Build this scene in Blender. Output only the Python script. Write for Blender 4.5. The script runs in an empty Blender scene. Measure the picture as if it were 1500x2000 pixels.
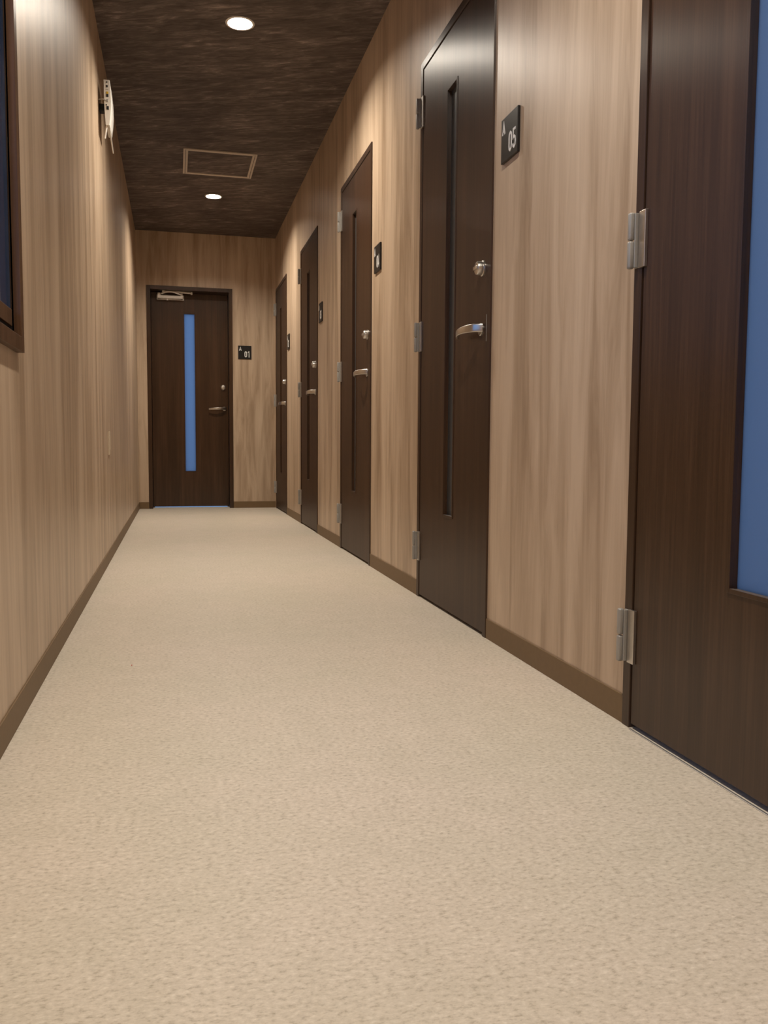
import bpy, bmesh, math, random
from mathutils import Vector, Matrix

random.seed(7)
S = bpy.context.scene
COL = S.collection

# ------------------------------------------------------------------ camera
YAW, PITCH, ROLL, FPX = 0.23875, -0.07637, 0.00655, 1673.56
CAM = Vector((0.32619, 0.0, 0.58466))
cy, sy = math.cos(YAW), math.sin(YAW)
cp, sp = math.cos(PITCH), math.sin(PITCH)
fwd = Vector((sy * cp, cy * cp, sp))
rgt = Vector((cy, -sy, 0.0))
upv = rgt.cross(fwd)
cr, sr = math.cos(ROLL), math.sin(ROLL)
R2 = rgt * cr + upv * sr
U2 = upv * cr - rgt * sr
cd = bpy.data.cameras.new('camera')
cd.sensor_fit = 'VERTICAL'
cd.sensor_height = 36.0
cd.lens = 36.0 * FPX / 2000.0
cd.clip_start = 0.02
co = bpy.data.objects.new('camera', cd)
COL.objects.link(co)
co.matrix_world = Matrix((
    (R2.x, U2.x, -fwd.x, CAM.x),
    (R2.y, U2.y, -fwd.y, CAM.y),
    (R2.z, U2.z, -fwd.z, CAM.z),
    (0, 0, 0, 1)))
S.camera = co

# ------------------------------------------------------------------ dusk sky outside, exposure
wd = bpy.data.worlds.new('dusk_sky')
S.world = wd
wd.use_nodes = True
bg = wd.node_tree.nodes['Background']
bg.inputs['Color'].default_value = (0.19, 0.38, 0.77, 1)
bg.inputs['Strength'].default_value = 1.5
S.view_settings.view_transform = 'Standard'
S.view_settings.look = 'None'
S.view_settings.exposure = 0.0
S.view_settings.gamma = 1.0
S.view_settings.use_curve_mapping = False
S.cycles.use_denoising = True
S.cycles.max_bounces = 14
S.cycles.diffuse_bounces = 8
S.cycles.sample_clamp_indirect = 8.0

LAMP_COL = (1.0, 0.90, 0.765)
LAMP_POWER = 1600.0          # radiance of every downlight lens

# ------------------------------------------------------------------ dimensions
W, D, H = 1.249, 8.128, 2.5
YB = -2.3                   # wall behind the camera
LAMPS = [(0.635, 4.10), (0.635, 6.90), (0.635, 1.30), (0.635, -1.50)]
LAMP_R = 0.056


# ------------------------------------------------------------------ node helpers
class NT:
    def __init__(self, name):
        self.m = bpy.data.materials.new(name)
        self.m.use_nodes = True
        self.t = self.m.node_tree
        self.b = self.t.nodes['Principled BSDF']
        self.out = self.t.nodes['Material Output']

    def n(self, typ, **kw):
        nd = self.t.nodes.new(typ)
        for k, v in kw.items():
            setattr(nd, k, v)
        return nd

    def l(self, a, b):
        self.t.links.new(a, b)

    def pos(self):
        return self.n('ShaderNodeNewGeometry').outputs['Position']

    def mapped(self, src, scale=(1, 1, 1), loc=(0, 0, 0), rot=(0, 0, 0)):
        mp = self.n('ShaderNodeMapping')
        mp.inputs['Scale'].default_value = scale
        mp.inputs['Location'].default_value = loc
        mp.inputs['Rotation'].default_value = rot
        self.l(src, mp.inputs['Vector'])
        return mp.outputs['Vector']

    def noise(self, vec, scale, detail=4, rough=0.55, dist=0.0):
        nd = self.n('ShaderNodeTexNoise')
        nd.inputs['Scale'].default_value = scale
        nd.inputs['Detail'].default_value = detail
        nd.inputs['Roughness'].default_value = rough
        nd.inputs['Distortion'].default_value = dist
        self.l(vec, nd.inputs['Vector'])
        return nd.outputs['Fac']

    def ramp(self, fac, stops):
        nd = self.n('ShaderNodeValToRGB')
        el = nd.color_ramp.elements
        while len(el) < len(stops):
            el.new(0.5)
        for e, (p, c) in zip(el, stops):
            e.position = p
            e.color = (*c, 1) if len(c) == 3 else c
        self.l(fac, nd.inputs['Fac'])
        return nd.outputs['Color']

    def math(self, op, a, b):
        nd = self.n('ShaderNodeMath', operation=op)
        for i, v in enumerate((a, b)):
            if isinstance(v, (int, float)):
                nd.inputs[i].default_value = v
            else:
                self.l(v, nd.inputs[i])
        return nd.outputs[0]

    def mix(self, fac, a, b, mode='MIX'):
        nd = self.n('ShaderNodeMix', data_type='RGBA', blend_type=mode)
        for k, v in (('Factor', fac), ('A', a), ('B', b)):
            sock = [s for s in nd.inputs if s.name == k and (s.type == 'RGBA' or k == 'Factor' and s.type == 'VALUE')][0]
            if isinstance(v, (int, float)):
                sock.default_value = v
            elif isinstance(v, tuple):
                sock.default_value = (*v, 1)
            else:
                self.l(v, sock)
        return [s for s in nd.outputs if s.type == 'RGBA'][0]

    def front_fresnel(self, ior):
        """reflection only where light meets the pane from the air side"""
        fr = self.n('ShaderNodeFresnel')
        fr.inputs['IOR'].default_value = ior
        g = self.n('ShaderNodeNewGeometry')
        return self.math('MULTIPLY', fr.outputs[0], self.math('SUBTRACT', 1.0, g.outputs['Backfacing']))

    def bump(self, h, strength=0.1, dist=0.001):
        nd = self.n('ShaderNodeBump')
        nd.inputs['Strength'].default_value = strength
        nd.inputs['Distance'].default_value = dist
        self.l(h, nd.inputs['Height'])
        self.l(nd.outputs['Normal'], self.b.inputs['Normal'])

    def set(self, col=None, rough=None, metal=None, spec=None, **kw):
        b = self.b
        if col is not None:
            if isinstance(col, tuple):
                b.inputs['Base Color'].default_value = (*col, 1)
            else:
                self.l(col, b.inputs['Base Color'])
        if rough is not None:
            if isinstance(rough, (int, float)):
                b.inputs['Roughness'].default_value = rough
            else:
                self.l(rough, b.inputs['Roughness'])
        if metal is not None:
            b.inputs['Metallic'].default_value = metal
        if spec is not None:
            b.inputs['Specular IOR Level'].default_value = spec
        for k, v in kw.items():
            b.inputs[k].default_value = v
        return self.m


def plain(name, col, rough=0.5, metal=0.0, spec=0.5, grain=0.04, gscale=60):
    t = NT(name)
    f = t.noise(t.pos(), gscale, 3)
    lo = tuple(c * (1 - grain) for c in col)
    hi = tuple(min(1, c * (1 + grain)) for c in col)
    return t.set(t.ramp(f, [(0.3, lo), (0.7, hi)]), rough, metal, spec)


def wall_material():
    t = NT('light_wood_wall')
    P = t.pos()
    sep = t.n('ShaderNodeSeparateXYZ')
    t.l(P, sep.inputs[0])
    h = t.math('ADD', sep.outputs['X'], sep.outputs['Y'])     # runs along either wall
    cmb = t.n('ShaderNodeCombineXYZ')
    t.l(h, cmb.inputs['X'])
    t.l(sep.outputs['X'], cmb.inputs['Y'])
    t.l(sep.outputs['Z'], cmb.inputs['Z'])
    V = cmb.outputs[0]
    broad = t.noise(t.mapped(V, (1, 0.3, 0.07)), 7.0, 2, 0.5, 0.2)
    mid = t.noise(t.mapped(V, (1, 0.3, 0.085), (3, 0, 1)), 17, 4, 0.62, 0.8)
    fine = t.noise(t.mapped(V, (1, 0.3, 0.04), (7, 0, 2)), 75, 3, 0.6, 0.4)
    a = t.math('MULTIPLY', broad, 0.42)
    b = t.math('MULTIPLY', mid, 0.48)
    c = t.math('MULTIPLY', fine, 0.10)
    f = t.math('ADD', t.math('ADD', a, b), c)
    col = t.ramp(f, [(0.36, (0.315, 0.218, 0.140)), (0.45, (0.425, 0.310, 0.212)),
                     (0.52, (0.510, 0.382, 0.270)), (0.62, (0.595, 0.460, 0.335))])
    t.set(col, 0.38, 0.0, 0.45)
    t.bump(fine, 0.06, 0.0006)
    return t.m


def dark_wood(name='dark_brown_wood', k=1.0):
    t = NT(name)
    P = t.pos()
    a = t.noise(t.mapped(P, (1, 1, 0.04)), 22, 3, 0.6, 0.2)
    b = t.noise(t.mapped(P, (1, 1, 0.02), (5, 2, 0)), 150, 3, 0.6, 0.1)
    f = t.math('ADD', t.math('MULTIPLY', a, 0.5), t.math('MULTIPLY', b, 0.5))
    c = lambda r, g, bb: (r * k, g * k, bb * k)
    col = t.ramp(f, [(0.36, c(0.030, 0.0128, 0.0048)), (0.5, c(0.046, 0.0205, 0.0088)), (0.64, c(0.068, 0.033, 0.016))])
    t.set(col, 0.40, 0.0, 0.7)
    # vertical grain scatters light sideways more than up and down
    t.b.inputs['Anisotropic'].default_value = 0.85
    tg = t.n('ShaderNodeCombineXYZ')
    tg.inputs[0].default_value = 0.7071
    tg.inputs[1].default_value = 0.7071
    t.l(tg.outputs[0], t.b.inputs['Tangent'])
    t.bump(b, 0.05, 0.0004)
    return t.m


def ceiling_material():
    t = NT('dark_wood_ceiling')
    P = t.pos()
    RT = t.mapped(P, rot=(0, 0, math.radians(22)))
    a = t.noise(t.mapped(RT, (0.38, 1, 1)), 7, 5, 0.62, 0.6)
    b = t.noise(t.mapped(RT, (0.22, 1, 1), (2, 7, 0)), 38, 4, 0.65, 0.9)
    f = t.math('ADD', t.math('MULTIPLY', a, 0.42), t.math('MULTIPLY', b, 0.58))
    col = t.ramp(f, [(0.36, (0.045, 0.032, 0.027)), (0.49, (0.094, 0.073, 0.065)),
                     (0.57, (0.155, 0.124, 0.111)), (0.66, (0.33, 0.275, 0.25))])
    t.set(col, 0.55, 0.0, 0.35)
    t.bump(b, 0.08, 0.001)
    return t.m


def floor_material():
    t = NT('beige_vinyl_floor')
    P = t.pos()
    a = t.noise(t.mapped(P, (0.8, 1.15, 1)), 125, 3, 0.62)
    b = t.noise(t.mapped(P, (0.55, 1.3, 1), (1, 2, 0), (0, 0, 0.3)), 300, 2, 0.6)
    big = t.noise(P, 2.3, 3, 0.5)
    mid = t.noise(t.mapped(P, (1, 1, 1), (4, 1, 0)), 16, 3, 0.6)
    f = t.math('ADD', t.math('MULTIPLY', a, 0.7), t.math('MULTIPLY', b, 0.3))
    c1 = t.ramp(f, [(0.34, (0.43, 0.372, 0.295)), (0.46, (0.605, 0.535, 0.443)), (0.55, (0.655, 0.583, 0.487)), (0.68, (0.75, 0.68, 0.58))])
    c2 = t.ramp(mid, [(0.3, (0.93, 0.93, 0.92)), (0.7, (1, 1, 1))])
    c3 = t.ramp(big, [(0.35, (0.95, 0.96, 0.95)), (0.65, (1.0, 0.99, 1.0))])
    col = t.mix(1.0, t.mix(1.0, c1, c2, 'MULTIPLY'), c3, 'MULTIPLY')
    t.set(col, 0.5, 0.0, 0.35)
    t.bump(f, 0.12, 0.0008)
    return t.m


def frosted(name, col, trans, refl_rough=0.25, diff=(0.2, 0.22, 0.24), ior=1.3):
    t = NT(name)
    t.t.nodes.remove(t.b)
    tr = t.n('ShaderNodeBsdfTranslucent')
    tr.inputs['Color'].default_value = (*col, 1)
    df = t.n('ShaderNodeBsdfDiffuse')
    df.inputs['Color'].default_value = (*diff, 1)
    gl = t.n('ShaderNodeBsdfGlossy')
    gl.inputs['Roughness'].default_value = refl_rough
    m1 = t.n('ShaderNodeMixShader')
    m1.inputs[0].default_value = trans
    t.l(df.outputs[0], m1.inputs[1])
    t.l(tr.outputs[0], m1.inputs[2])
    m2 = t.n('ShaderNodeMixShader')
    t.l(t.front_fresnel(ior), m2.inputs[0])
    t.l(m1.outputs[0], m2.inputs[1])
    t.l(gl.outputs[0], m2.inputs[2])
    t.l(m2.outputs[0], t.out.inputs['Surface'])
    return t.m


def clear_glass():
    t = NT('clear_window_glass')
    t.t.nodes.remove(t.b)
    tr = t.n('ShaderNodeBsdfTransparent')
    tr.inputs['Color'].default_value = (0.86, 0.92, 0.95, 1)
    gl = t.n('ShaderNodeBsdfGlossy')
    gl.inputs['Roughness'].default_value = 0.02
    m = t.n('ShaderNodeMixShader')
    tl = t.n('ShaderNodeBsdfTranslucent')
    tl.inputs['Color'].default_value = (0.75, 0.85, 0.95, 1)
    m0 = t.n('ShaderNodeMixShader')
    m0.inputs[0].default_value = 0.006            # faint haze in the glass
    t.l(tr.outputs[0], m0.inputs[1])
    t.l(tl.outputs[0], m0.inputs[2])
    t.l(t.front_fresnel(1.45), m.inputs[0])
    t.l(m0.outputs[0], m.inputs[1])
    t.l(gl.outputs[0], m.inputs[2])
    t.l(m.outputs[0], t.out.inputs['Surface'])
    return t.m


def emitter(name, col, strength):
    t = NT(name)
    t.t.nodes.remove(t.b)
    e = t.n('ShaderNodeEmission')
    e.inputs['Color'].default_value = (*col, 1)
    e.inputs['Strength'].default_value = strength
    t.l(e.outputs[0], t.out.inputs['Surface'])
    return t.m


M = {
    'wall': wall_material(), 'dark': dark_wood(), 'ceil': ceiling_material(), 'floor': floor_material(),
    'frame': dark_wood('dark_frame_wood', 0.9),
    'window_brown': dark_wood('brown_window_wood', 1.6),
    'base': plain('brown_vinyl_baseboard', (0.175, 0.112, 0.056), 0.55, 0, 0.35),
    'gap': plain('black_gap_shade', (0.012, 0.010, 0.009), 0.8, 0, 0.2),  # black colour stands for shade in the door and window gaps
    'nickel': plain('satin_nickel', (0.62, 0.59, 0.55), 0.32, 1.0, 0.5, 0.03),
    'steel': plain('grey_hinge_steel', (0.34, 0.325, 0.30), 0.42, 0.25, 0.5, 0.03),
    'closer': plain('silver_paint', (0.84, 0.80, 0.75), 0.5, 0.0, 0.5, 0.03),
    'sash': plain('dark_bronze_aluminium', (0.014, 0.011, 0.010), 0.22, 0.0, 0.5, 0.05),
    'plate': plain('black_sign_acrylic', (0.012, 0.0105, 0.0105), 0.33, 0, 0.38),
    'white': plain('white_print', (0.80, 0.79, 0.77), 0.6, 0, 0.3, 0.02),
    'trim': plain('white_lamp_trim', (0.75, 0.73, 0.70), 0.5, 0, 0.4, 0.02),
    'router': plain('white_plastic', (0.66, 0.64, 0.60), 0.45, 0, 0.45, 0.02),
    'black': plain('black_socket', (0.012, 0.012, 0.014), 0.5, 0, 0.4),
    'yellow': plain('yellow_socket', (0.55, 0.36, 0.03), 0.5, 0, 0.4),
    'hatch': plain('brown_painted_aluminium', (0.64, 0.56, 0.48), 0.5, 0.0, 0.5, 0.05),
    'outlet': plain('beige_plastic', (0.52, 0.42, 0.31), 0.4, 0, 0.45, 0.02),
    'metal_strip': plain('bright_aluminium', (0.70, 0.69, 0.68), 0.35, 0.9, 0.5, 0.02),
    'concrete': plain('grey_outer_render', (0.30, 0.30, 0.30), 0.9, 0, 0.2, 0.1, 20),
    'red': plain('red_crumb', (0.45, 0.03, 0.02), 0.6),
    'glass_blue': frosted('frosted_glass_daylight', (0.86, 0.88, 0.92), 0.62, 0.25, (0.05, 0.06, 0.08)),
    'glass_wide': frosted('frosted_glass_wide', (0.84, 0.87, 0.92), 0.62, 0.3, (0.08, 0.09, 0.11), 1.2),
    'glass_dark': frosted('frosted_glass_unlit', (0.7, 0.72, 0.75), 0.55, 0.3, (0.12, 0.12, 0.12), 1.2),
    'glass_clear': clear_glass(),
    'lens': emitter('lit_lamp_lens', LAMP_COL, LAMP_POWER),
}


# ------------------------------------------------------------------ mesh builder
class MB:
    def __init__(self):
        self.bm = bmesh.new()

    def box(self, x0, x1, y0, y1, z0, z1, bev=0.0, seg=2):
        x0, x1 = min(x0, x1), max(x0, x1)
        y0, y1 = min(y0, y1), max(y0, y1)
        z0, z1 = min(z0, z1), max(z0, z1)
        b2 = bmesh.new()
        v = [b2.verts.new(p) for p in ((x0, y0, z0), (x1, y0, z0), (x1, y1, z0), (x0, y1, z0),
                                        (x0, y0, z1), (x1, y0, z1), (x1, y1, z1), (x0, y1, z1))]
        for f in ((3, 2, 1, 0), (4, 5, 6, 7), (0, 1, 5, 4), (1, 2, 6, 5), (2, 3, 7, 6), (3, 0, 4, 7)):
            b2.faces.new([v[i] for i in f])
        if bev > 0:
            bmesh.ops.bevel(b2, geom=list(b2.edges), offset=bev, segments=seg, profile=0.5, affect='EDGES')
        self._merge(b2)
        return self

    def _merge(self, b2):
        mp = {}
        for v in b2.verts:
            mp[v] = self.bm.verts.new(v.co)
        for f in b2.faces:
            try:
                self.bm.faces.new([mp[v] for v in f.verts])
            except ValueError:
                pass
        b2.free()

    def cyl(self, p0, p1, r0, r1=None, n=24, cap=True):
        r1 = r0 if r1 is None else r1
        p0, p1 = Vector(p0), Vector(p1)
        d = (p1 - p0).normalized()
        a = d.orthogonal().normalized()
        b = d.cross(a)
        A = [self.bm.verts.new(p0 + (a * math.cos(2 * math.pi * i / n) + b * math.sin(2 * math.pi * i / n)) * r0) for i in range(n)]
        B = [self.bm.verts.new(p1 + (a * math.cos(2 * math.pi * i / n) + b * math.sin(2 * math.pi * i / n)) * r1) for i in range(n)]
        for i in range(n):
            j = (i + 1) % n
            self.bm.faces.new((A[i], A[j], B[j], B[i]))
        if cap:
            self.bm.faces.new(A[::-1])
            self.bm.faces.new(B)
        return self

    def lathe(self, c, axis, prof, n=28, close=False):
        """prof: list of (distance along axis, radius)"""
        c, d = Vector(c), Vector(axis).normalized()
        a = d.orthogonal().normalized()
        b = d.cross(a)
        rings = []
        for t, r in prof:
            if r < 1e-6:
                rings.append([self.bm.verts.new(c + d * t)])
            else:
                rings.append([self.bm.verts.new(c + d * t + (a * math.cos(2 * math.pi * i / n) + b * math.sin(2 * math.pi * i / n)) * r) for i in range(n)])
        for q, w in zip(rings, rings[1:]):
            for i in range(n):
                j = (i + 1) % n
                if len(q) == 1 and len(w) == 1:
                    continue
                if len(q) == 1:
                    self.bm.faces.new((q[0], w[j], w[i]))
                elif len(w) == 1:
                    self.bm.faces.new((q[i], q[j], w[0]))
                else:
                    self.bm.faces.new((q[i], q[j], w[j], w[i]))
        if close and len(rings[0]) > 1:
            self.bm.faces.new(rings[0][::-1])
        if close and len(rings[-1]) > 1:
            self.bm.faces.new(rings[-1])
        return self

    def sweep(self, pts, sides, cross):
        """pts: centre points, sides: side vector per point, cross: list of (u, v) section; v along z-ish normal"""
        rings = []
        for i, p in enumerate(pts):
            p = Vector(p)
            t = (Vector(pts[min(i + 1, len(pts) - 1)]) - Vector(pts[max(i - 1, 0)])).normalized()
            s = Vector(sides[i]).normalized()
            nrm = t.cross(s).normalized()
            k = cross(i) if callable(cross) else cross
            rings.append([self.bm.verts.new(p + s * v + nrm * u) for u, v in k])
        m = len(rings[0])
        for q, w in zip(rings, rings[1:]):
            for i in range(m):
                j = (i + 1) % m
                self.bm.faces.new((q[i], q[j], w[j], w[i]))
        self.bm.faces.new(rings[0][::-1])
        self.bm.faces.new(rings[-1])
        return self

    def holed(self, axis, a0, a1, u0, u1, z0, z1, hu0, hu1, hz0, hz1, bev=0.0):
        """slab with one rectangular hole; thickness a0..a1 along axis, u the other horizontal"""
        def P(a, u, z):
            return (a, u, z) if axis == 'x' else (u, a, z)
        b2 = bmesh.new()
        R = []
        for a in (a0, a1):
            o = [b2.verts.new(P(a, u, z)) for u, z in ((u0, z0), (u1, z0), (u1, z1), (u0, z1))]
            i = [b2.verts.new(P(a, u, z)) for u, z in ((hu0, hz0), (hu1, hz0), (hu1, hz1), (hu0, hz1))]
            R.append((o, i))
        for k in range(4):
            j = (k + 1) % 4
            for (o, i) in R:
                b2.faces.new((o[k], o[j], i[j], i[k]))
            b2.faces.new((R[0][0][k], R[0][0][j], R[1][0][j], R[1][0][k]))
            b2.faces.new((R[0][1][k], R[0][1][j], R[1][1][j], R[1][1][k]))
        bmesh.ops.recalc_face_normals(b2, faces=list(b2.faces))
        if bev > 0:
            bmesh.ops.bevel(b2, geom=[e for e in b2.edges if len(e.link_faces) == 2 and e.calc_face_angle(0) > 0.5],
                            offset=bev, segments=2, profile=0.5, affect='EDGES')
        self._merge(b2)
        return self

    def build(self, name, mat, parent=None, origin=(0, 0, 0), smooth=False):
        bm = self.bm
        bmesh.ops.recalc_face_normals(bm, faces=list(bm.faces))
        o = Vector(origin)
        if o.length > 0:
            bmesh.ops.translate(bm, verts=list(bm.verts), vec=-o)
        me = bpy.data.meshes.new(name)
        bm.to_mesh(me)
        bm.free()
        me.materials.append(mat)
        if smooth:
            me.polygons.foreach_set('use_smooth', [True] * len(me.polygons))
            try:
                me.set_sharp_from_angle(angle=math.radians(38))
            except Exception:
                pass
        ob = bpy.data.objects.new(name, me)
        COL.objects.link(ob)
        if parent is not None:
            ob.parent = parent
        elif o.length > 0:
            ob.location = o
        return ob


def tag(o, label=None, cat=None, group=None, kind=None):
    if label: o['label'] = label
    if cat: o['category'] = cat
    if group: o['group'] = group
    if kind: o['kind'] = kind
    return o


def empty(name, loc):
    e = bpy.data.objects.new(name, None)
    e.empty_display_size = 0.05
    COL.objects.link(e)
    e.location = loc
    return e


def copy_tree(o, parent=None):
    c = o.copy()
    COL.objects.link(c)
    c.parent = parent
    for ch in list(o.children):
        copy_tree(ch, c)
    return c


# ------------------------------------------------------------------ room shell
T = 0.15                                            # wall thickness
DW = 0.775                                          # door frame outer width
DH = 2.02                                           # door frame outer height
Y0 = {6: 1.615, 5: 3.222, 4: 4.840, 3: 6.442, 2: 8.060}     # hinge edge of each right hand door frame
XB = W + 1.25                                       # back of the rooms on the right

# floor (corridor, the rooms behind the doors, the landing behind the end door)
tag(MB().box(-T, XB + T, YB - T, D + 1.2, -0.12, 0.0).build('floor', M['floor']),
    'speckled beige vinyl floor running the length of the corridor', 'floor', kind='structure')


def ceiling_mesh():
    b = MB()
    bm = b.bm
    ys = [YB - T] + sorted(l[1] for l in LAMPS)
    lam = sorted(LAMPS, key=lambda q: q[1])
    edges = []
    prev = YB - T
    for k, (lx, ly) in enumerate(lam):
        nxt = (ly + lam[k + 1][1]) / 2 if k + 1 < len(lam) else D + T
        x0, x1, y0, y1 = -T, W + T, prev, nxt
        prev = nxt
        ang = [2 * math.pi * i / 40 for i in range(40)]
        for cx_, cy_ in ((x0, y0), (x1, y0), (x1, y1), (x0, y1)):
            ang.append(math.atan2(cy_ - ly, cx_ - lx) % (2 * math.pi))
        ang = sorted(ang)
        C, O = [], []
        for a in ang:
            ca, sa = math.cos(a), math.sin(a)
            ts = []
            if ca > 1e-9: ts.append((x1 - lx) / ca)
            if ca < -1e-9: ts.append((x0 - lx) / ca)
            if sa > 1e-9: ts.append((y1 - ly) / sa)
            if sa < -1e-9: ts.append((y0 - ly) / sa)
            tt = min(ts)
            C.append(bm.verts.new((lx + ca * LAMP_R, ly + sa * LAMP_R, H)))
            O.append(bm.verts.new((lx + ca * tt, ly + sa * tt, H)))
        n = len(ang)
        for i in range(n):
            j = (i + 1) % n
            bm.faces.new((C[i], C[j], O[j], O[i]))
    bm.normal_update()
    b.box(-T, XB + T, YB - T, D + T, H + 0.1, H + 0.2)      # unseen slab added above to keep sky light out
    return b


tag(ceiling_mesh().build('ceiling', M['ceil']),
    'dark brown wood grain ceiling above the corridor', 'ceiling', kind='structure')

# left wall with window opening
WY0, WY1, WZ0, WZ1 = 0.80, 1.955, 0.81, 1.98        # clear opening
tag(MB().holed('x', -T, 0.0, YB - T, D + T, 0.0, H + 0.1, WY0, WY1, WZ0, WZ1).build('wall_left', M['wall']),
    'light streaky wood wall on the left of the corridor', 'wall', kind='structure')

# right wall: pieces between the door openings plus the strip above them
b = MB()
prev = D + T
for k in (2, 3, 4, 5, 6):
    y0 = Y0[k]
    b.box(W, W + 0.12, y0 - 0.004, prev, 0.0, H + 0.1)
    b.box(W, W + 0.12, y0 - DW + 0.004, y0 - 0.004, DH - 0.004, H + 0.1)
    prev = y0 - DW + 0.004
b.box(W, W + 0.12, YB - T, prev, 0.0, H + 0.1)
tag(b.build('wall_right', M['wall']),
    'light streaky wood wall on the right holding five dark doors', 'wall', kind='structure')

# end wall with door opening
EX0, EX1 = 0.088, 0.853
b = MB()
b.box(0.0, EX0 + 0.004, D, D + T, 0.0, H + 0.1)
b.box(EX1 - 0.004, W, D, D + T, 0.0, H + 0.1)
b.box(EX0 + 0.004, EX1 - 0.004, D, D + T, DH - 0.004, H + 0.1)
tag(b.build('wall_end', M['wall']), 'light streaky wood wall closing the far end of the corridor', 'wall', kind='structure')
tag(MB().box(0.0, W, YB - T, YB, 0.0, H + 0.1).build('wall_back', M['wall']),
    'light wood wall behind the viewer', 'wall', kind='structure')

# unseen walls added to keep rooms two to five unlit, open air behind door six
b = MB()
b.box(XB, XB + T, 1.70, D + T, 0.0, H + 0.1)
b.box(W + 0.12, XB, 1.70, 1.80, 0.0, H + 0.1)
b.box(W + 0.12, XB, D, D + T, 0.0, H + 0.1)
tag(b.build('wall_room', M['concrete']), 'unseen grey partition walls added to keep the rooms behind the doors unlit', 'wall', kind='structure')

# baseboards
BH, BT = 0.061, 0.004


def baseboard(name, x0, x1, y0, y1, label):
    tag(MB().box(x0, x1, y0, y1, 0.0, BH, 0.0012).build(name, M['base']), label, 'baseboard', kind='structure')


baseboard('baseboard_left', 0.0, BT, YB, D, 'brown vinyl baseboard along the foot of the left wall')
baseboard('baseboard_end', BT, EX0, D - BT, D, 'short brown baseboard left of the end door')
baseboard('baseboard_end', EX1, W - BT, D - BT, D, 'brown baseboard right of the end door')
txt = {5: 'between the fifth door and the nearest door', 4: 'between the doors marked 04 and 05',
       3: 'between the doors marked 03 and 04', 2: 'between the doors marked 02 and 03'}
for k in (5, 4, 3, 2):
    baseboard('baseboard_right', W - BT, W, Y0[k + 1], Y0[k] - DW, 'brown baseboard on the right wall ' + txt[k])
baseboard('baseboard_right', W - BT, W, YB, Y0[6] - 1.0, 'brown baseboard on the right wall beside the viewer')


# ------------------------------------------------------------------ hardware in local door space
# right hand doors: x = 0 is the wall plane, minus x comes into the corridor, y = 0 hinge edge, minus y to the latch
def rounded(hw, hh, r, n=3):
    pts = []
    for cxx, cyy, a0 in ((hw - r, hh - r, 0), (-hw + r, hh - r, 90), (-hw + r, -hh + r, 180), (hw - r, -hh + r, 270)):
        for i in range(n + 1):
            a = math.radians(a0 + 90 * i / n)
            pts.append((cxx + r * math.cos(a), cyy + r * math.sin(a)))
    return pts


def hinge(parent, z, x_face, y):
    """one hinge: two knuckle halves, a leaf on the frame and an upright leaf on the door"""
    h = MB()
    h.box(x_face - 0.0022, x_face + 0.001, y - 0.010, y + 0.004, z - 0.054, z + 0.054, 0.0006, 1)
    h.box(x_face - 0.0105, x_face - 0.0022, y - 0.010, y - 0.006, z - 0.054, z + 0.054, 0.0006, 1)
    hg = h.build('hinge', M['steel'], parent)
    for s in (0, 1):
        z0 = z - 0.056 + s * 0.0565
        MB().box(x_face - 0.020, x_face - 0.0075, y - 0.006, y + 0.0065, z0, z0 + 0.0555, 0.004, 3).build('knuckle', M['steel'], hg, smooth=True)
    p = MB()
    p.box(x_face - 0.0045, x_face + 0.0025, y - 0.037, y - 0.013, z - 0.056, z + 0.056, 0.0008, 2)
    p.build('hinge_leaf', M['nickel'], hg)
    return hg


def lever(bow_pts, sides, parent, base, axis):
    """bow shaped lever: a flat band that leaves the door at one end and swings free along it"""
    n = len(bow_pts)

    def cs(i):
        k = i / (n - 1)
        hh = 0.0128 - 0.0045 * k
        return rounded(0.0052 - 0.0008 * k, hh, 0.0032)
    m = MB().sweep(bow_pts, sides, cs)
    h = m.build('door_handle', M['nickel'], parent, smooth=True)
    MB().lathe(base, axis, [(0, 0.019), (0.004, 0.019), (0.0055, 0.0175), (0.0055, 0.0)], 28).build('rosette', M['nickel'], h, smooth=True)
    return h


def knob(parent, c, axis, bar_u):
    """lock knob: a rounded drum with a raised thumb bar"""
    k = MB().lathe(c, axis, [(0, 0.0235), (0.004, 0.0235), (0.006, 0.0215), (0.006, 0.0205), (0.019, 0.0205), (0.0225, 0.0185), (0.0235, 0.015), (0.0235, 0)], 32).build('lock_knob', M['nickel'], parent, smooth=True)
    c, a = Vector(c), Vector(axis)
    q0 = c + a * 0.0225
    u = Vector(bar_u)
    m = MB()
    lo = q0 - u * 0.0145 - Vector((0, 0, 0.0055))
    hi = q0 + u * 0.0145 + Vector((0, 0, 0.0055)) + a * 0.006
    m.box(lo.x, hi.x, lo.y, hi.y, lo.z, hi.z, 0.0015, 2)
    m.build('thumb_turn', M['nickel'], k, smooth=True)
    return k


FW, GAP, PR = 0.028, 0.004, 0.006                 # frame face width, gap round the leaf, frame projection
LEAF_F = -0.003                                   # front face of the leaf
LT = 0.036


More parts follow.
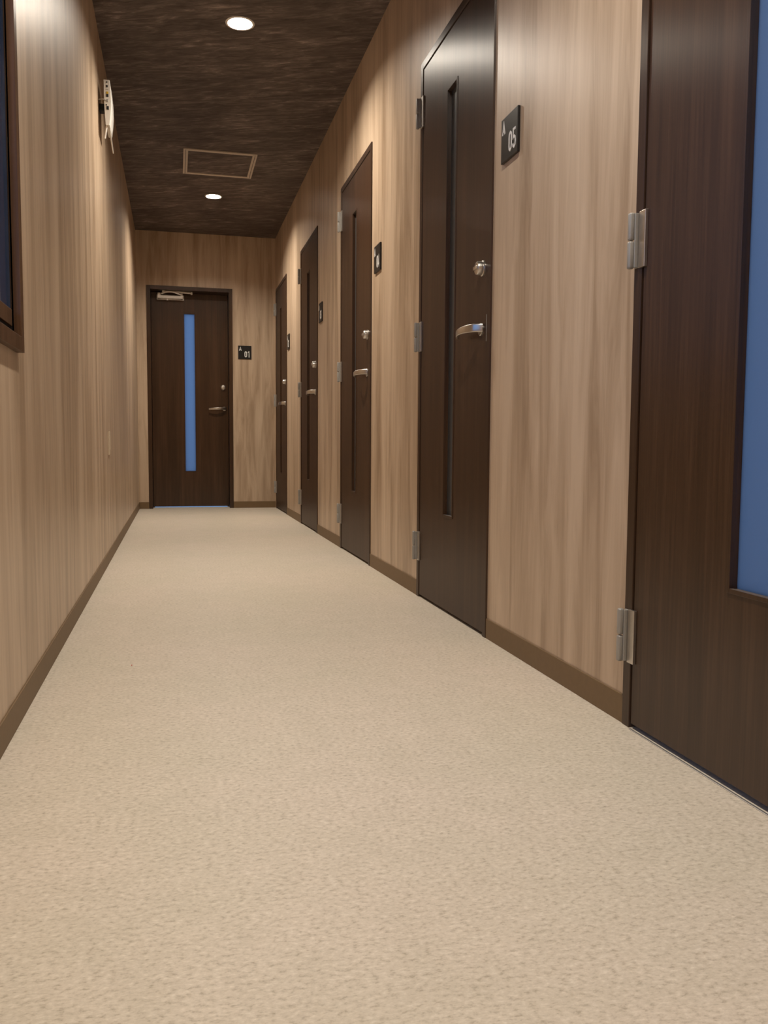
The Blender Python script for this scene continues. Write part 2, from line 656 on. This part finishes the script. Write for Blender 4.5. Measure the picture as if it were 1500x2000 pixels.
def door_shell(root, w, hole):
    """frame, dark rebate and leaf with one glazed slot; hole = (offset0, offset1, z0, z1)"""
    for (a, c) in ((0.0, -FW), (-w + FW, -w)):
        MB().box(-PR, 0.118, c, a, 0.0, DH, 0.0012, 2).build('door_jamb', M['frame'], root)
    MB().box(-PR, 0.118, -w + FW, -FW, DH - FW, DH, 0.0012, 2).build('head_jamb', M['frame'], root)
    # stop behind the leaf closes the gap
    s = MB()
    s.box(LT + 0.004, LT + 0.03, -FW - 0.014, -FW, 0.0, DH - FW)
    s.box(LT + 0.004, LT + 0.03, -w + FW, -w + FW + 0.014, 0.0, DH - FW)
    s.box(LT + 0.004, LT + 0.03, -w + FW + 0.014, -FW - 0.014, DH - FW - 0.014, DH - FW)
    s.build('door_stop', M['gap'], root)
    l0, l1 = -w + FW + GAP, -FW - GAP
    lz0, lz1 = 0.010, DH - FW - GAP
    h0, h1, hz0, hz1 = -hole[1], -hole[0], hole[2], hole[3]
    leaf = MB().holed('x', LEAF_F, LEAF_F + LT, l0, l1, lz0, lz1, h0, h1, hz0, hz1, 0.0008).build('door_leaf', M['dark'], root)
    # bead round the slot: four thin strips proud of the leaf
    bd, bp = 0.007, 0.0025
    for (u0, u1, z0, z1) in ((h0 - bd, h0 + 0.001, hz0 - bd, hz1 + bd), (h1 - 0.001, h1 + bd, hz0 - bd, hz1 + bd),
                             (h0 + 0.001, h1 - 0.001, hz0 - bd, hz0 + 0.001), (h0 + 0.001, h1 - 0.001, hz1 - 0.001, hz1 + bd)):
        MB().box(LEAF_F - bp, LEAF_F + 0.006, u0, u1, z0, z1, 0.0008, 2).build('glazing_bead', M['frame'], leaf)
    return leaf, (h0, h1, hz0, hz1)


def plain_lever_right(root, w):
    ylat = -w + 0.062
    pts, sides = [], []
    n = 16
    for i in range(n + 1):
        t = i / n
        y = ylat + 0.155 * t
        x = LEAF_F - 0.002 - 0.045 * math.sin(math.pi * min(1.0, 0.10 + 0.80 * t) * 0.97) ** 0.7 - 0.004 * t
        if i == 0:
            x = LEAF_F - 0.003
        z = 0.948 - 0.010 * t * t
        pts.append((x, y, z))
        sides.append((0, 0, 1))
    return lever(pts, sides, root, (LEAF_F, ylat + 0.018, 0.945), (-1, 0, 0))


def room_door(n):
    root = empty('door_%d' % n, (W, Y0[n], 0))
    leaf, (h0, h1, hz0, hz1) = door_shell(root, DW, (0.330, 0.430, 0.345, 1.797))
    MB().box(LEAF_F + 0.0135, LEAF_F + 0.0175, h0 - 0.0, h1 + 0.0, hz0, hz1).build('glass_pane', M['glass_dark'], leaf)
    for z in (1.835, 1.003, 0.200):
        hinge(root, z, -PR, -0.008)
    knob(root, (LEAF_F, -DW + 0.072, 1.128), (-1, 0, 0), (0, 1, 0))
    plain_lever_right(root, DW)
    MB().box(LEAF_F - 0.0012, LEAF_F + 0.002, -DW + FW + GAP + 0.001, -DW + FW + GAP + 0.004, 0.905, 0.985).build('latch_plate', M['steel'], root)
    return root


DOORTXT = {5: 'dark brown door with glazed slot beside the sign numbered 05',
           4: 'dark brown door with glazed slot beside the sign numbered 04',
           3: 'dark brown slotted door, second from the far right corner',
           2: 'dark brown slotted door in the far right corner of the corridor'}
d5 = room_door(5)
tag(d5, DOORTXT[5], 'door', 'slotted doors along the right wall', 'structure')
for k in (4, 3, 2):
    c = copy_tree(d5)
    c.name = 'door_%d' % k
    c.location = (W, Y0[k], 0)
    tag(c, DOORTXT[k])

# door six: broad frosted glass
W6 = 1.0
root = empty('door_6', (W, Y0[6], 0))
leaf, (h0, h1, hz0, hz1) = door_shell(root, W6, (0.343, 0.665, 0.345, 1.797))
MB().box(LEAF_F + 0.0145, LEAF_F + 0.0185, h0, h1, hz0, hz1).build('glass_pane', M['glass_wide'], leaf)
for z in (1.835, 1.003, 0.194):
    hinge(root, z, -PR, -0.008)
knob(root, (LEAF_F, -W6 + 0.072, 1.128), (-1, 0, 0), (0, 1, 0))
plain_lever_right(root, W6)
MB().box(-0.0115, -0.0065, -W6 + FW, -FW - 0.01, 0.0, 0.0018, 0.0006, 1).build('threshold_strip', M['metal_strip'], root)
tag(root, 'nearest dark brown door with broad blue frosted glass', 'door', None, 'structure')

# ------------------------------------------------------------------ end door, leaf set back in a deep frame
RC = 0.13
root = empty('door_1', (EX0, D, 0))
o = (EX0, D, 0)
EF = 0.034
for (a, c) in ((EX0, EX0 + EF), (EX1 - EF, EX1)):
    MB().box(a, c, D - 0.006, D + 0.20, 0, DH, 0.0012, 2).build('door_jamb', M['frame'], root, o)
MB().box(EX0 + EF, EX1 - EF, D - 0.006, D + 0.20, DH - EF, DH, 0.0012, 2).build('head_jamb', M['frame'], root, o)
l0, l1 = EX0 + EF + 0.003, EX1 - EF - 0.003
sx0, sx1, sz0, sz1 = 0.418, 0.514, 0.342, 1.795
leaf = MB().holed('y', D + RC, D + RC + LT, l0, l1, 0.010, DH - EF - 0.003, sx0, sx1, sz0, sz1, 0.0008).build('door_leaf', M['dark'], root, o)
bd = 0.005
for (u0, u1, z0, z1) in ((sx0 - bd, sx0 + 0.001, sz0 - bd, sz1 + bd), (sx1 - 0.001, sx1 + bd, sz0 - bd, sz1 + bd),
                         (sx0 + 0.001, sx1 - 0.001, sz0 - bd, sz0 + 0.001), (sx0 + 0.001, sx1 - 0.001, sz1 - 0.001, sz1 + bd)):
    MB().box(u0, u1, D + RC - 0.0025, D + RC + 0.004, z0, z1, 0.0008, 2).build('glazing_bead', M['frame'], leaf, o)
MB().box(sx0, sx1, D + RC + 0.012, D + RC + 0.016, sz0, sz1).build('glass_pane', M['glass_blue'], leaf, o)
s = MB()
s.box(EX0 + EF, EX0 + EF + 0.012, D + RC + LT + 0.003, D + RC + LT + 0.02, 0, DH - EF)
s.box(EX1 - EF - 0.012, EX1 - EF, D + RC + LT + 0.003, D + RC + LT + 0.02, 0, DH - EF)
s.box(EX0 + EF + 0.012, EX1 - EF - 0.012, D + RC + LT + 0.003, D + RC + LT + 0.02, DH - EF - 0.012, DH - EF)
s.build('door_stop', M['gap'], root, o)
k = knob(root, (0.771 - o[0], RC, 1.127), (0, -1, 0), (1, 0, 0))
pts, sides = [], []
for i in range(17):
    t = i / 16
    x = 0.797 - 0.160 * t
    y = RC - 0.002 - 0.048 * math.sin(math.pi * min(1.0, 0.10 + 0.80 * t) * 0.97) ** 0.7 - 0.004 * t
    if i == 0:
        y = RC - 0.003
    pts.append((x - o[0], y, 0.930 - 0.008 * t * t))
    sides.append((0, 0, 1))
lever(pts, sides, root, (0.780 - o[0], RC, 0.928), (0, -1, 0))
MB().box(EX0 + EF, EX1 - EF, D + RC - 0.03, D + RC + 0.05, 0.0, 0.004, 0.001, 1).build('threshold_strip', M['metal_strip'], root, o)
# door closer on the leaf
yc = D + RC
body = MB()
body.box(0.184, 0.410, yc - 0.058, yc - 0.004, 1.922, 1.948, 0.004, 2)
body.box(0.184, 0.212, yc - 0.060, yc - 0.004, 1.922, 1.970, 0.004, 2)
body.box(0.388, 0.410, yc - 0.056, yc - 0.004, 1.922, 1.956, 0.004, 2)
cl = body.build('door_closer', M['closer'], root, o)
MB().box(0.176, 0.420, yc - 0.004, yc, 1.916, 1.962, 0.001, 1).build('closer_plate', M['closer'], cl, o)
MB().cyl((0.272, yc - 0.032, 1.908), (0.272, yc - 0.032, 1.924), 0.010, n=18).build('closer_spindle', M['closer'], cl, o, True)
MB().cyl((0.398, yc - 0.036, 1.954), (0.398, yc - 0.036, 1.972), 0.011, n=18).build('closer_pivot', M['closer'], cl, o, True)
arm_pts, arm_s = [], []
for i in range(13):
    t = i / 12
    arm_pts.append((0.222 + 0.172 * t, yc - 0.064 - 0.03 * math.sin(math.pi * t), 1.960 + 0.016 * math.sin(math.pi * min(1, t * 1.05 + 0.05))))
    arm_s.append((0, 0, 1))
MB().sweep([Vector(p) - Vector(o) for p in arm_pts], arm_s, rounded(0.008, 0.006, 0.003)).build('closer_arm', M['closer'], cl, smooth=True)
rod = MB()
rod.cyl((0.240, yc - 0.075, 1.984), (0.486, yc - 0.060, 1.976), 0.0055, n=14)
rod.cyl((0.350, yc - 0.068, 1.9804), (0.486, yc - 0.060, 1.976), 0.0080, n=14)
rod.build('closer_rod', M['closer'], cl, o, True)
MB().box(0.226, 0.246, yc - 0.086, yc - 0.062, 1.974, DH - EF + 0.001, 0.002, 2).build('closer_bracket', M['closer'], cl, o)
MB().cyl((0.488, yc - 0.060, 1.962), (0.488, yc - 0.060, 1.984), 0.0085, n=16).build('closer_joint', M['closer'], cl, o, True)
tag(root, 'dark brown end door with a tall blue lit slot and closer', 'door', None, 'structure')

# ------------------------------------------------------------------ window on the left wall
root = empty('window_1', (0, WY1, WZ0))
o = (0, WY1, WZ0)
CP, CW = 0.015, 0.031
yo, yi_, zo = WY1 + CW, WY0 - CW, WZ0 - CW
for (y0, y1, z0, z1) in ((WY1, WY1 + CW, WZ0 - CW, WZ1 + CW), (WY0 - CW, WY0, WZ0 - CW, WZ1 + CW),
                         (WY0, WY1, WZ0 - CW, WZ0), (WY0, WY1, WZ1, WZ1 + CW)):
    MB().box(-0.02, CP, y0, y1, z0, z1, 0.001, 2).build('window_casing', M['window_brown'], root, o)
# frame in the opening coloured black for gap shade, brown bottom and top rails of the sash, black glossy stiles
for (y0, y1, z0, z1) in ((WY1 - 0.012, WY1, WZ0, WZ1), (WY0, WY0 + 0.012, WZ0, WZ1),
                         (WY0 + 0.012, WY1 - 0.012, WZ0, WZ0 + 0.02), (WY0 + 0.012, WY1 - 0.012, WZ1 - 0.02, WZ1)):
    MB().box(-0.04, -0.003, y0, y1, z0, z1).build('window_frame', M['gap'], root, o)
sy0, sy1, szz0, szz1 = WY0 + 0.012, WY1 - 0.012, WZ0 + 0.018, WZ1 - 0.018
for (y0, y1, z0, z1, mt) in ((sy1 - 0.012, sy1, szz0, szz1, 'sash'), (sy0, sy0 + 0.012, szz0, szz1, 'sash'),
                             (sy0 + 0.012, sy1 - 0.012, szz0, szz0 + 0.034, 'window_brown'), (sy0 + 0.012, sy1 - 0.012, szz1 - 0.034, szz1, 'window_brown')):
    MB().box(-0.03, 0.001 if mt != 'sash' else -0.001, y0, y1, z0, z1, 0.001, 2).build('window_sash', M[mt], root, o)
MB().box(-0.009, -0.005, sy0 + 0.01, sy1 - 0.01, szz0 + 0.03, szz1 - 0.03).build('glass_pane', M['glass_clear'], root, o)
r = MB()
r.box(-0.149, -0.04, WY1 - 0.006, WY1, WZ0, WZ1)
r.box(-0.149, -0.04, WY0, WY0 + 0.006, WZ0, WZ1)
r.box(-0.149, -0.04, WY0 + 0.006, WY1 - 0.006, WZ0, WZ0 + 0.006)
r.box(-0.149, -0.04, WY0 + 0.006, WY1 - 0.006, WZ1 - 0.006, WZ1)
r.build('window_reveal', M['concrete'], root, o)
tag(root, 'brown framed window with dark blue glass on the left wall', 'window', None, 'structure')


# ------------------------------------------------------------------ downlights
def downlight(x, y, label):
    root = empty('ceiling_downlight', (x, y, H))
    MB().lathe((0, 0, 0), (0, 0, 1), [(0.0, LAMP_R - 0.001), (-0.003, LAMP_R - 0.001), (-0.0035, LAMP_R + 0.002), (-0.002, LAMP_R + 0.009), (-0.0002, LAMP_R + 0.010)], 40).build('trim_ring', M['trim'], root, smooth=True)
    MB().lathe((0, 0, 0), (0, 0, 1), [(0.0, LAMP_R - 0.001), (0.03, LAMP_R - 0.004), (0.032, LAMP_R - 0.004)], 40).build('reflector', M['trim'], root, smooth=True)
    MB().lathe((0, 0, 0), (0, 0, 1), [(0.030, LAMP_R - 0.005), (0.0285, 0.03), (0.028, 0.0)], 40).build('lens', M['lens'], root, smooth=True)
    tag(root, label, 'ceiling light', 'round downlights in the ceiling')


downlight(*LAMPS[0], 'lit round downlight near the top of the dark ceiling, nearer one')
downlight(*LAMPS[1], 'lit round downlight beyond the ceiling hatch, farther one')
downlight(*LAMPS[2], 'lit round downlight overhead, in front of the fifth door')
downlight(*LAMPS[3], 'lit round downlight behind the viewer')

# ------------------------------------------------------------------ ceiling hatch
hx0, hx1, hy0, hy1 = 0.400, 0.876, 5.845, 6.365
root = empty('ceiling_hatch', (hx0, hy0, H))
o = (hx0, hy0, H)
fb = 0.030
for (x0, x1, y0, y1) in ((hx0, hx0 + fb, hy0, hy1), (hx1 - fb, hx1, hy0, hy1), (hx0 + fb, hx1 - fb, hy0, hy0 + fb), (hx0 + fb, hx1 - fb, hy1 - fb, hy1)):
    f = MB().box(x0, x1, y0, y1, H - 0.007, H, 0.001, 2).build('hatch_frame', M['hatch'], root, o)
for (x0, x1, y0, y1) in ((hx0 + 0.013, hx0 + 0.016, hy0 + 0.013, hy1 - 0.013), (hx1 - 0.016, hx1 - 0.013, hy0 + 0.013, hy1 - 0.013)):
    MB().box(x0, x1, y0, y1, H - 0.0085, H - 0.006, 0.0005, 1).build('frame_groove', M['frame'], root, o)
MB().box(hx0 + fb, hx1 - fb, hy0 + fb, hy1 - fb, H - 0.003, H).build('hatch_panel', M['ceil'], root, o)
tag(root, 'square access hatch with thin tan frame in the dark ceiling', 'hatch')

# ------------------------------------------------------------------ room number signs
GLYPH = {
    '0': [([(0.10, 0.28), (0.10, 0.72), (0.13, 0.85), (0.25, 0.93), (0.37, 0.85), (0.40, 0.72), (0.40, 0.28), (0.37, 0.15), (0.25, 0.07), (0.13, 0.15)], True)],
    '1': [([(0.08, 0.80), (0.27, 0.96), (0.27, 0.0)], False)],
    '2': [([(0.10, 0.72), (0.13, 0.85), (0.25, 0.93), (0.37, 0.85), (0.40, 0.72), (0.37, 0.56), (0.10, 0.07), (0.45, 0.07)], False)],
    '3': [([(0.10, 0.76), (0.14, 0.87), (0.25, 0.93), (0.36, 0.87), (0.39, 0.74), (0.35, 0.60), (0.20, 0.53)], False), ([(0.20, 0.53), (0.37, 0.46), (0.41, 0.30), (0.37, 0.14), (0.25, 0.07), (0.13, 0.13), (0.09, 0.25)], False)],
    '4': [([(0.30, 0.0), (0.30, 0.96), (0.06, 0.26), (0.45, 0.26)], False)],
    '5': [([(0.42, 0.93), (0.13, 0.93), (0.11, 0.52), (0.25, 0.58), (0.37, 0.50), (0.41, 0.32), (0.37, 0.15), (0.25, 0.07), (0.13, 0.14), (0.09, 0.26)], False)],
    'A': [([(0.02, 0.0), (0.25, 0.98), (0.48, 0.0)], False), ([(0.10, 0.27), (0.40, 0.27)], False)],
}


def ribbon(bm, pts, closed, w, place):
    n = len(pts)
    P = [Vector(p) for p in pts]
    L, R = [], []
    for i in range(n):
        a = P[(i - 1) % n] if closed or i > 0 else P[i]
        c = P[(i + 1) % n] if closed or i < n - 1 else P[i]
        d0 = (P[i] - a).normalized() if (P[i] - a).length > 0 else (c - P[i]).normalized()
        d1 = (c - P[i]).normalized() if (c - P[i]).length > 0 else d0
        n0, n1 = Vector((-d0.y, d0.x)), Vector((-d1.y, d1.x))
        m = (n0 + n1)
        m = m.normalized() if m.length > 1e-6 else n0
        k = min(1.6, 1.0 / max(0.3, m.dot(n1)))
        L.append(P[i] + m * w / 2 * k)
        R.append(P[i] - m * w / 2 * k)
    rng = range(n if closed else n - 1)
    lo = [(bm.verts.new(place(l, 0)), bm.verts.new(place(r, 0))) for l, r in zip(L, R)]
    hi = [(bm.verts.new(place(l, 1)), bm.verts.new(place(r, 1))) for l, r in zip(L, R)]
    for i in rng:
        j = (i + 1) % n
        bm.faces.new((hi[i][0], hi[j][0], hi[j][1], hi[i][1]))
        bm.faces.new((lo[i][0], lo[j][0], hi[j][0], hi[i][0]))
        bm.faces.new((lo[i][1], lo[j][1], hi[j][1], hi[i][1]))
    if not closed:
        for e in (0, n - 1):
            bm.faces.new((lo[e][0], lo[e][1], hi[e][1], hi[e][0]))


SS, ST = 0.122, 0.008


def sign(digits, loc, facing, label):
    """facing 'x': on the right wall (reads towards minus y); 'y': on the end wall (reads towards plus x). loc = bottom left corner as read"""
    root = empty('room_sign', loc)

    def P(u, z, d):           # u along reading direction, d out of the wall
        return (-d, -u, z) if facing == 'x' else (u, -d, z)
    a, c = P(0, 0, 0), P(SS, SS, ST)
    MB().box(a[0], c[0], a[1], c[1], a[2], c[2], 0.0015, 2).build('sign_plate', M['plate'], root)

    def glyph(ch, u0, z0, h, wk, name):
        m = MB()
        for pts, cl in GLYPH[ch]:
            ribbon(m.bm, pts, cl, 0.17 if ch == 'A' else 0.125, lambda q, k: P(u0 + q.x * h * wk, z0 + q.y * h, ST - 0.0003 + 0.001 * k))
        m.build(name, M['white'], root)
    glyph('A', 0.011, 0.0765, 0.034, 1.10, 'letter')
    glyph(digits[0], 0.0565, 0.0155, 0.056, 0.98, 'numeral')
    glyph(digits[1], 0.0565 + 0.0285, 0.0155, 0.056, 0.98, 'numeral')
    tag(root, label, 'sign', 'black room number signs')


sign('01', (0.902, D, 1.385), 'y', 'black square sign reading A 01 on the end wall')
SIGNTXT = {5: 'largest one, just before the nearest door', 4: 'second along the right wall',
           3: 'third along the right wall', 2: 'smallest, beside the far right corner door'}
for k, z in ((2, 1.380), (3, 1.380), (4, 1.390), (5, 1.390)):
    yl = Y0[k] - DW - 0.074
    sign('0%d' % k, (W, yl, z), 'x', 'black square sign reading A 0%d, ' % k + SIGNTXT[k])

# ------------------------------------------------------------------ router high on the left wall
ry0, ry1, rz0, rz1 = 4.25, 4.42, 2.05, 2.25
root = empty('router', (0.0, ry0, rz0))
o = (0.0, ry0, rz0)
rb = MB()
n = 12
prof = []
for i in range(n + 1):
    t = i / n
    z = rz0 + (rz1 - rz0) * t
    prof.append((z, 0.050 + 0.011 * math.sin(math.pi * (0.12 + 0.80 * t)) - 0.004 * (1 - t), 0.027 + 0.006 * (1 - t) ** 3))
rings = []
for y, inset in ((ry0, 0.0015), (ry0 + 0.003, 0.0), (ry1 - 0.006, 0.0), (ry1, 0.003)):
    ring = [rb.bm.verts.new((xf - inset, y, z)) for z, xf, xb in prof] + [rb.bm.verts.new((xb + inset * 0.3, y, z)) for z, xf, xb in reversed(prof)]
    rings.append(ring)
for q, w_ in zip(rings, rings[1:]):
    for i in range(len(q)):
        j = (i + 1) % len(q)
        rb.bm.faces.new((q[i], q[j], w_[j], w_[i]))
rb.bm.faces.new(rings[0][::-1])
rb.bm.faces.new(rings[-1])
rbody = rb.build('router_body', M['router'], root, o, True)
for (z0, z1, x0, x1, mt) in ((2.237, 2.243, 0.0375, 0.0435, 'black'), (2.217, 2.227, 0.0375, 0.0450, 'black'), (2.207, 2.210, 0.037, 0.047, 'steel'),
                             (2.188, 2.198, 0.0375, 0.0470, 'yellow'), (2.174, 2.187, 0.0375, 0.0470, 'black'),
                             (2.152, 2.164, 0.0375, 0.0460, 'steel'), (2.118, 2.134, 0.0375, 0.0480, 'black'), (2.136, 2.142, 0.0345, 0.040, 'black')):
    MB().box(x0, x1, ry0 - 0.0012, ry0 + 0.002, z0, z1, 0.0005, 1).build('socket', M[mt], rbody, o)
MB().box(0.0, 0.030, ry0 + 0.06, ry0 + 0.11, 2.135, 2.165, 0.002, 2).build('wall_bracket', M['black'], root, o)
cb = MB()
cpts = [(0.036, ry0 + 0.004, 2.160), (0.030, ry0 - 0.010, 2.158), (0.018, ry0 - 0.006, 2.160), (0.004, ry0 + 0.01, 2.163)]
for a, c in zip(cpts, cpts[1:]):
    cb.cyl(a, c, 0.0025, n=10)
cb.build('cable', M['steel'], root, o, True)
MB().cyl((0.040, 4.262, 2.072), (0.028, 4.262, 1.992), 0.0042, 0.0034, 12).build('antenna', M['router'], root, o, True)
MB().cyl((0.046, 4.30, 2.052), (0.052, 4.44, 1.985), 0.0036, 0.0028, 12).build('antenna', M['router'], root, o, True)
tag(root, 'white network router on the left wall just below the ceiling', 'router')

# ------------------------------------------------------------------ outlet low on the left wall
oy0, oy1, oz0, oz1 = 4.495, 4.565, 0.532, 0.652
root = empty('wall_outlet', (0, oy0, oz0))
o = (0, oy0, oz0)
m = MB()
rings = []
for x, ins in ((0.0, 0.0), (0.004, 0.0), (0.0075, 0.005), (0.0085, 0.014)):
    rings.append([m.bm.verts.new((x, y, z)) for y, z in ((oy0 + ins, oz0 + ins), (oy1 - ins, oz0 + ins), (oy1 - ins, oz1 - ins), (oy0 + ins, oz1 - ins))])
for q, w_ in zip(rings, rings[1:]):
    for i in range(4):
        j = (i + 1) % 4
        m.bm.faces.new((q[i], q[j], w_[j], w_[i]))
m.bm.faces.new(rings[-1])
m.build('cover_plate', M['outlet'], root, o)
MB().box(0.0082, 0.0105, oy0 + 0.021, oy1 - 0.021, oz0 + 0.025, oz1 - 0.025, 0.001, 2).build('socket_insert', M['outlet'], root, o)
tag(root, 'small beige outlet plate low on the left wall', 'outlet')

# tiny red crumb on the floor
m = MB()
bmesh.ops.create_icosphere(m.bm, subdivisions=2, radius=0.0022)
for v in m.bm.verts:
    v.co = Vector((v.co.x * 0.8, v.co.y * 1.5, v.co.z * 0.6)) * random.uniform(0.8, 1.15)
FX, FY = 0.207, 2.332
cr_o = m.build('red_crumb', M['red'], None, (0, 0, 0), True)
cr_o.location = (FX, FY, 0.0012)
tag(cr_o, 'tiny red crumb lying on the beige floor', 'crumb')
